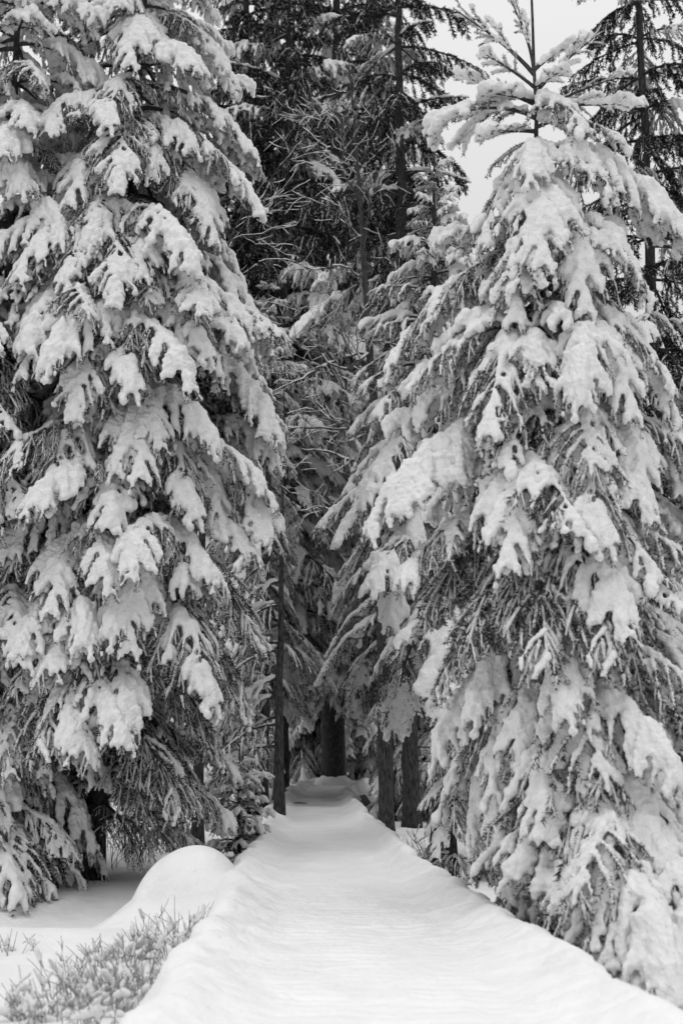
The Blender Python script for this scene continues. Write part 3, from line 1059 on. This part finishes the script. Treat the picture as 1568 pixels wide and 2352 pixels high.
# ------------------------------------------------------------------ heather and dry stalks by the near left edge of the path
def tuft(name, label, px, py_, n, hgt, spread, seed, snow=True, group=None, cat='heather', lean=0.0, twig=3):
    rng = np.random.default_rng(seed)
    x, y = on_plane(px, py_, -0.38)
    base = Vector((x, y, float(ground_z(x, y)) - 0.03))
    b, s = MB(), MB()
    for k in range(n):
        a = rng.uniform(0, 6.28)
        rr = spread * math.sqrt(rng.random())
        p0 = np.array([math.cos(a) * rr, math.sin(a) * rr, 0])
        h = hgt * rng.uniform(0.45, 1.1)
        d0 = np.array([math.cos(a) * 0.35 + lean + rng.normal() * 0.25, math.sin(a) * 0.35 + rng.normal() * 0.25, 1])
        q = droop_line(p0, d0, h, rng.uniform(-0.1, 0.5), 6, rng, 0.2)
        b.tube(q, np.linspace(0.0045, 0.002, 6), 4)
        for m in range(int(rng.integers(0, twig + 1))):
            j = int(rng.integers(1, 5))
            q2 = droop_line(q[j], np.array([rng.normal() * 0.6, rng.normal() * 0.6, 0.9]), h * rng.uniform(0.2, 0.45), 0.1, 4, rng, 0.2)
            b.tube(q2, np.linspace(0.004, 0.002, 4), 3)
            if snow and rng.random() < 0.35:
                s.tube(q2[1:] + UP * 0.008, 0.012 + 0.012 * rng.random(), 5, round_ends=True)
        if snow and rng.random() < 0.22:
            j = int(rng.integers(1, 4))
            c = q[j]
            s.tube([c - [0.05, 0, 0.005], c + [0, 0.01, 0.012], c + [0.05, 0.02, 0]], [0.02, 0.035, 0.02], 6, round_ends=True)
    t = obj(name, b.mesh(name, [M_TWIG if name == 'bare_shrub' else M_HEATHER]), None, base)
    tag(t, label, cat, group)
    if s.n:
        v, qd, tr = remesh(s, 0.011, 1, 0.003, seed)
        sb = MB()
        sb.add(v, qd, tr)
        tag(obj('snow', sb.mesh('snow', [M_SNOW]), t), kind='stuff')
    return t


tuft('heather_clump', 'dense snowy heather clump at the bottom edge, left of the path', 235, 2345, 105, 0.42, 0.50, 1)
tuft('heather_clump', 'snowy heather clump against the path edge, just above the bottom one', 330, 2265, 105, 0.40, 0.44, 2)
tuft('heather_clump', 'snowy heather clump nearest the boulder along the path edge', 385, 2195, 75, 0.38, 0.34, 3)
tuft('heather_clump', 'small heather clump at the bottom left, its stems half in snow', 110, 2350, 60, 0.26, 0.30, 4)
tuft('heather_clump', 'low heather clump between the dry stalks and the path edge', 270, 2200, 60, 0.22, 0.30, 5)
tuft('dry_stalks', 'upright dry stalks rising behind the heather clumps', 415, 2165, 16, 0.42, 0.22, 6, snow=False, cat='stalks', twig=1)
tuft('dry_stalks', 'loose fan of thin dry stalks in open snow left of the heather', 150, 2240, 14, 0.36, 0.12, 7, snow=False, cat='stalks')
tuft('dry_stalks', 'few thin stalks at the left edge in open snow', 25, 2200, 12, 0.30, 0.15, 8, snow=True, cat='stalks')
tuft('dry_stalks', 'small dark sprig bent over beside the boulder', 556, 1975, 9, 0.36, 0.10, 9, cat='sprig')
tuft('dry_stalks', 'sparse stalks poking out of the path berm beside the boulder', 470, 2105, 8, 0.20, 0.18, 10, snow=False, cat='stalks', twig=1)
tuft('bare_shrub', 'tangled bare shrub low at the left edge under the spruce', 40, 2035, 26, 0.85, 0.35, 11, snow=False, cat='shrub', lean=0.35)
tuft('bare_shrub', 'bare twigs standing in shade under the left spruce', 150, 2050, 18, 0.55, 0.30, 12, snow=False, cat='shrub', lean=-0.2)
tuft('bare_shrub', 'dark bare twigs right behind the snowed boulder', 345, 1985, 80, 0.85, 0.55, 14, snow=False, cat='shrub', lean=0.1)
tuft('bare_shrub', 'dark bare twigs at the foot of the left spruce trunk', 250, 2010, 70, 0.70, 0.60, 15, snow=False, cat='shrub')
tuft('bare_shrub', 'snowy bare shrub against the young spruce beside the path', 985, 1975, 26, 0.55, 0.30, 13, cat='shrub', lean=-0.2)

# fallen twig on the path, and the small sign
x_, y_ = on_plane(690, 1848, 0.02)
b = MB()
b.tube([(-0.16, 0.02, 0.03), (-0.03, 0, 0.035), (0.08, 0.01, 0.02), (0.15, -0.02, 0.03)], [0.008, 0.014, 0.012, 0.006], 6)
tw = obj('fallen_twig', b.mesh('fallen_twig', [M_TWIG]), None, (x_, y_, 0.02))
tag(tw, 'small dark twig lying on the trodden snow far along the path', 'twig')


def box(mb, c, s, mi=0):
    c, s = np.array(c), np.array(s) / 2
    v = [c + s * np.array([i, j, k]) for i in (-1, 1) for j in (-1, 1) for k in (-1, 1)]
    mb.add(v, [(0, 1, 3, 2), (4, 6, 7, 5), (0, 4, 5, 1), (2, 3, 7, 6), (0, 2, 6, 4), (1, 5, 7, 3)], None, mi)


sp = P(714, 1800, 41.0)
sg = empty('trail_sign', gbase(sp.x, 41.0))
tag(sg, 'small dark trail sign board on a thin post left of the thick trunk', 'sign')
pz = P(713, 1672, 41.0).z - sg.location.z
b = MB()
b.tube([(0, 0, -0.2), (0.02, 0, pz * 0.5), (0, 0, pz + 0.1)], 0.035, 8)
obj('post', b.mesh('post', [M_BARK]), sg)
b = MB()
box(b, (-0.05, -0.08, pz), (0.50, 0.03, 0.14))
bd = obj('board', b.mesh('board', [M_WOOD], smooth=False), sg)
b = MB()
b.tube([(-0.28, -0.08, pz + 0.085), (-0.05, -0.08, pz + 0.095), (0.17, -0.08, pz + 0.085)], 0.022, 6, round_ends=True)
obj('snow', b.mesh('snow', [M_SNOW]), bd)
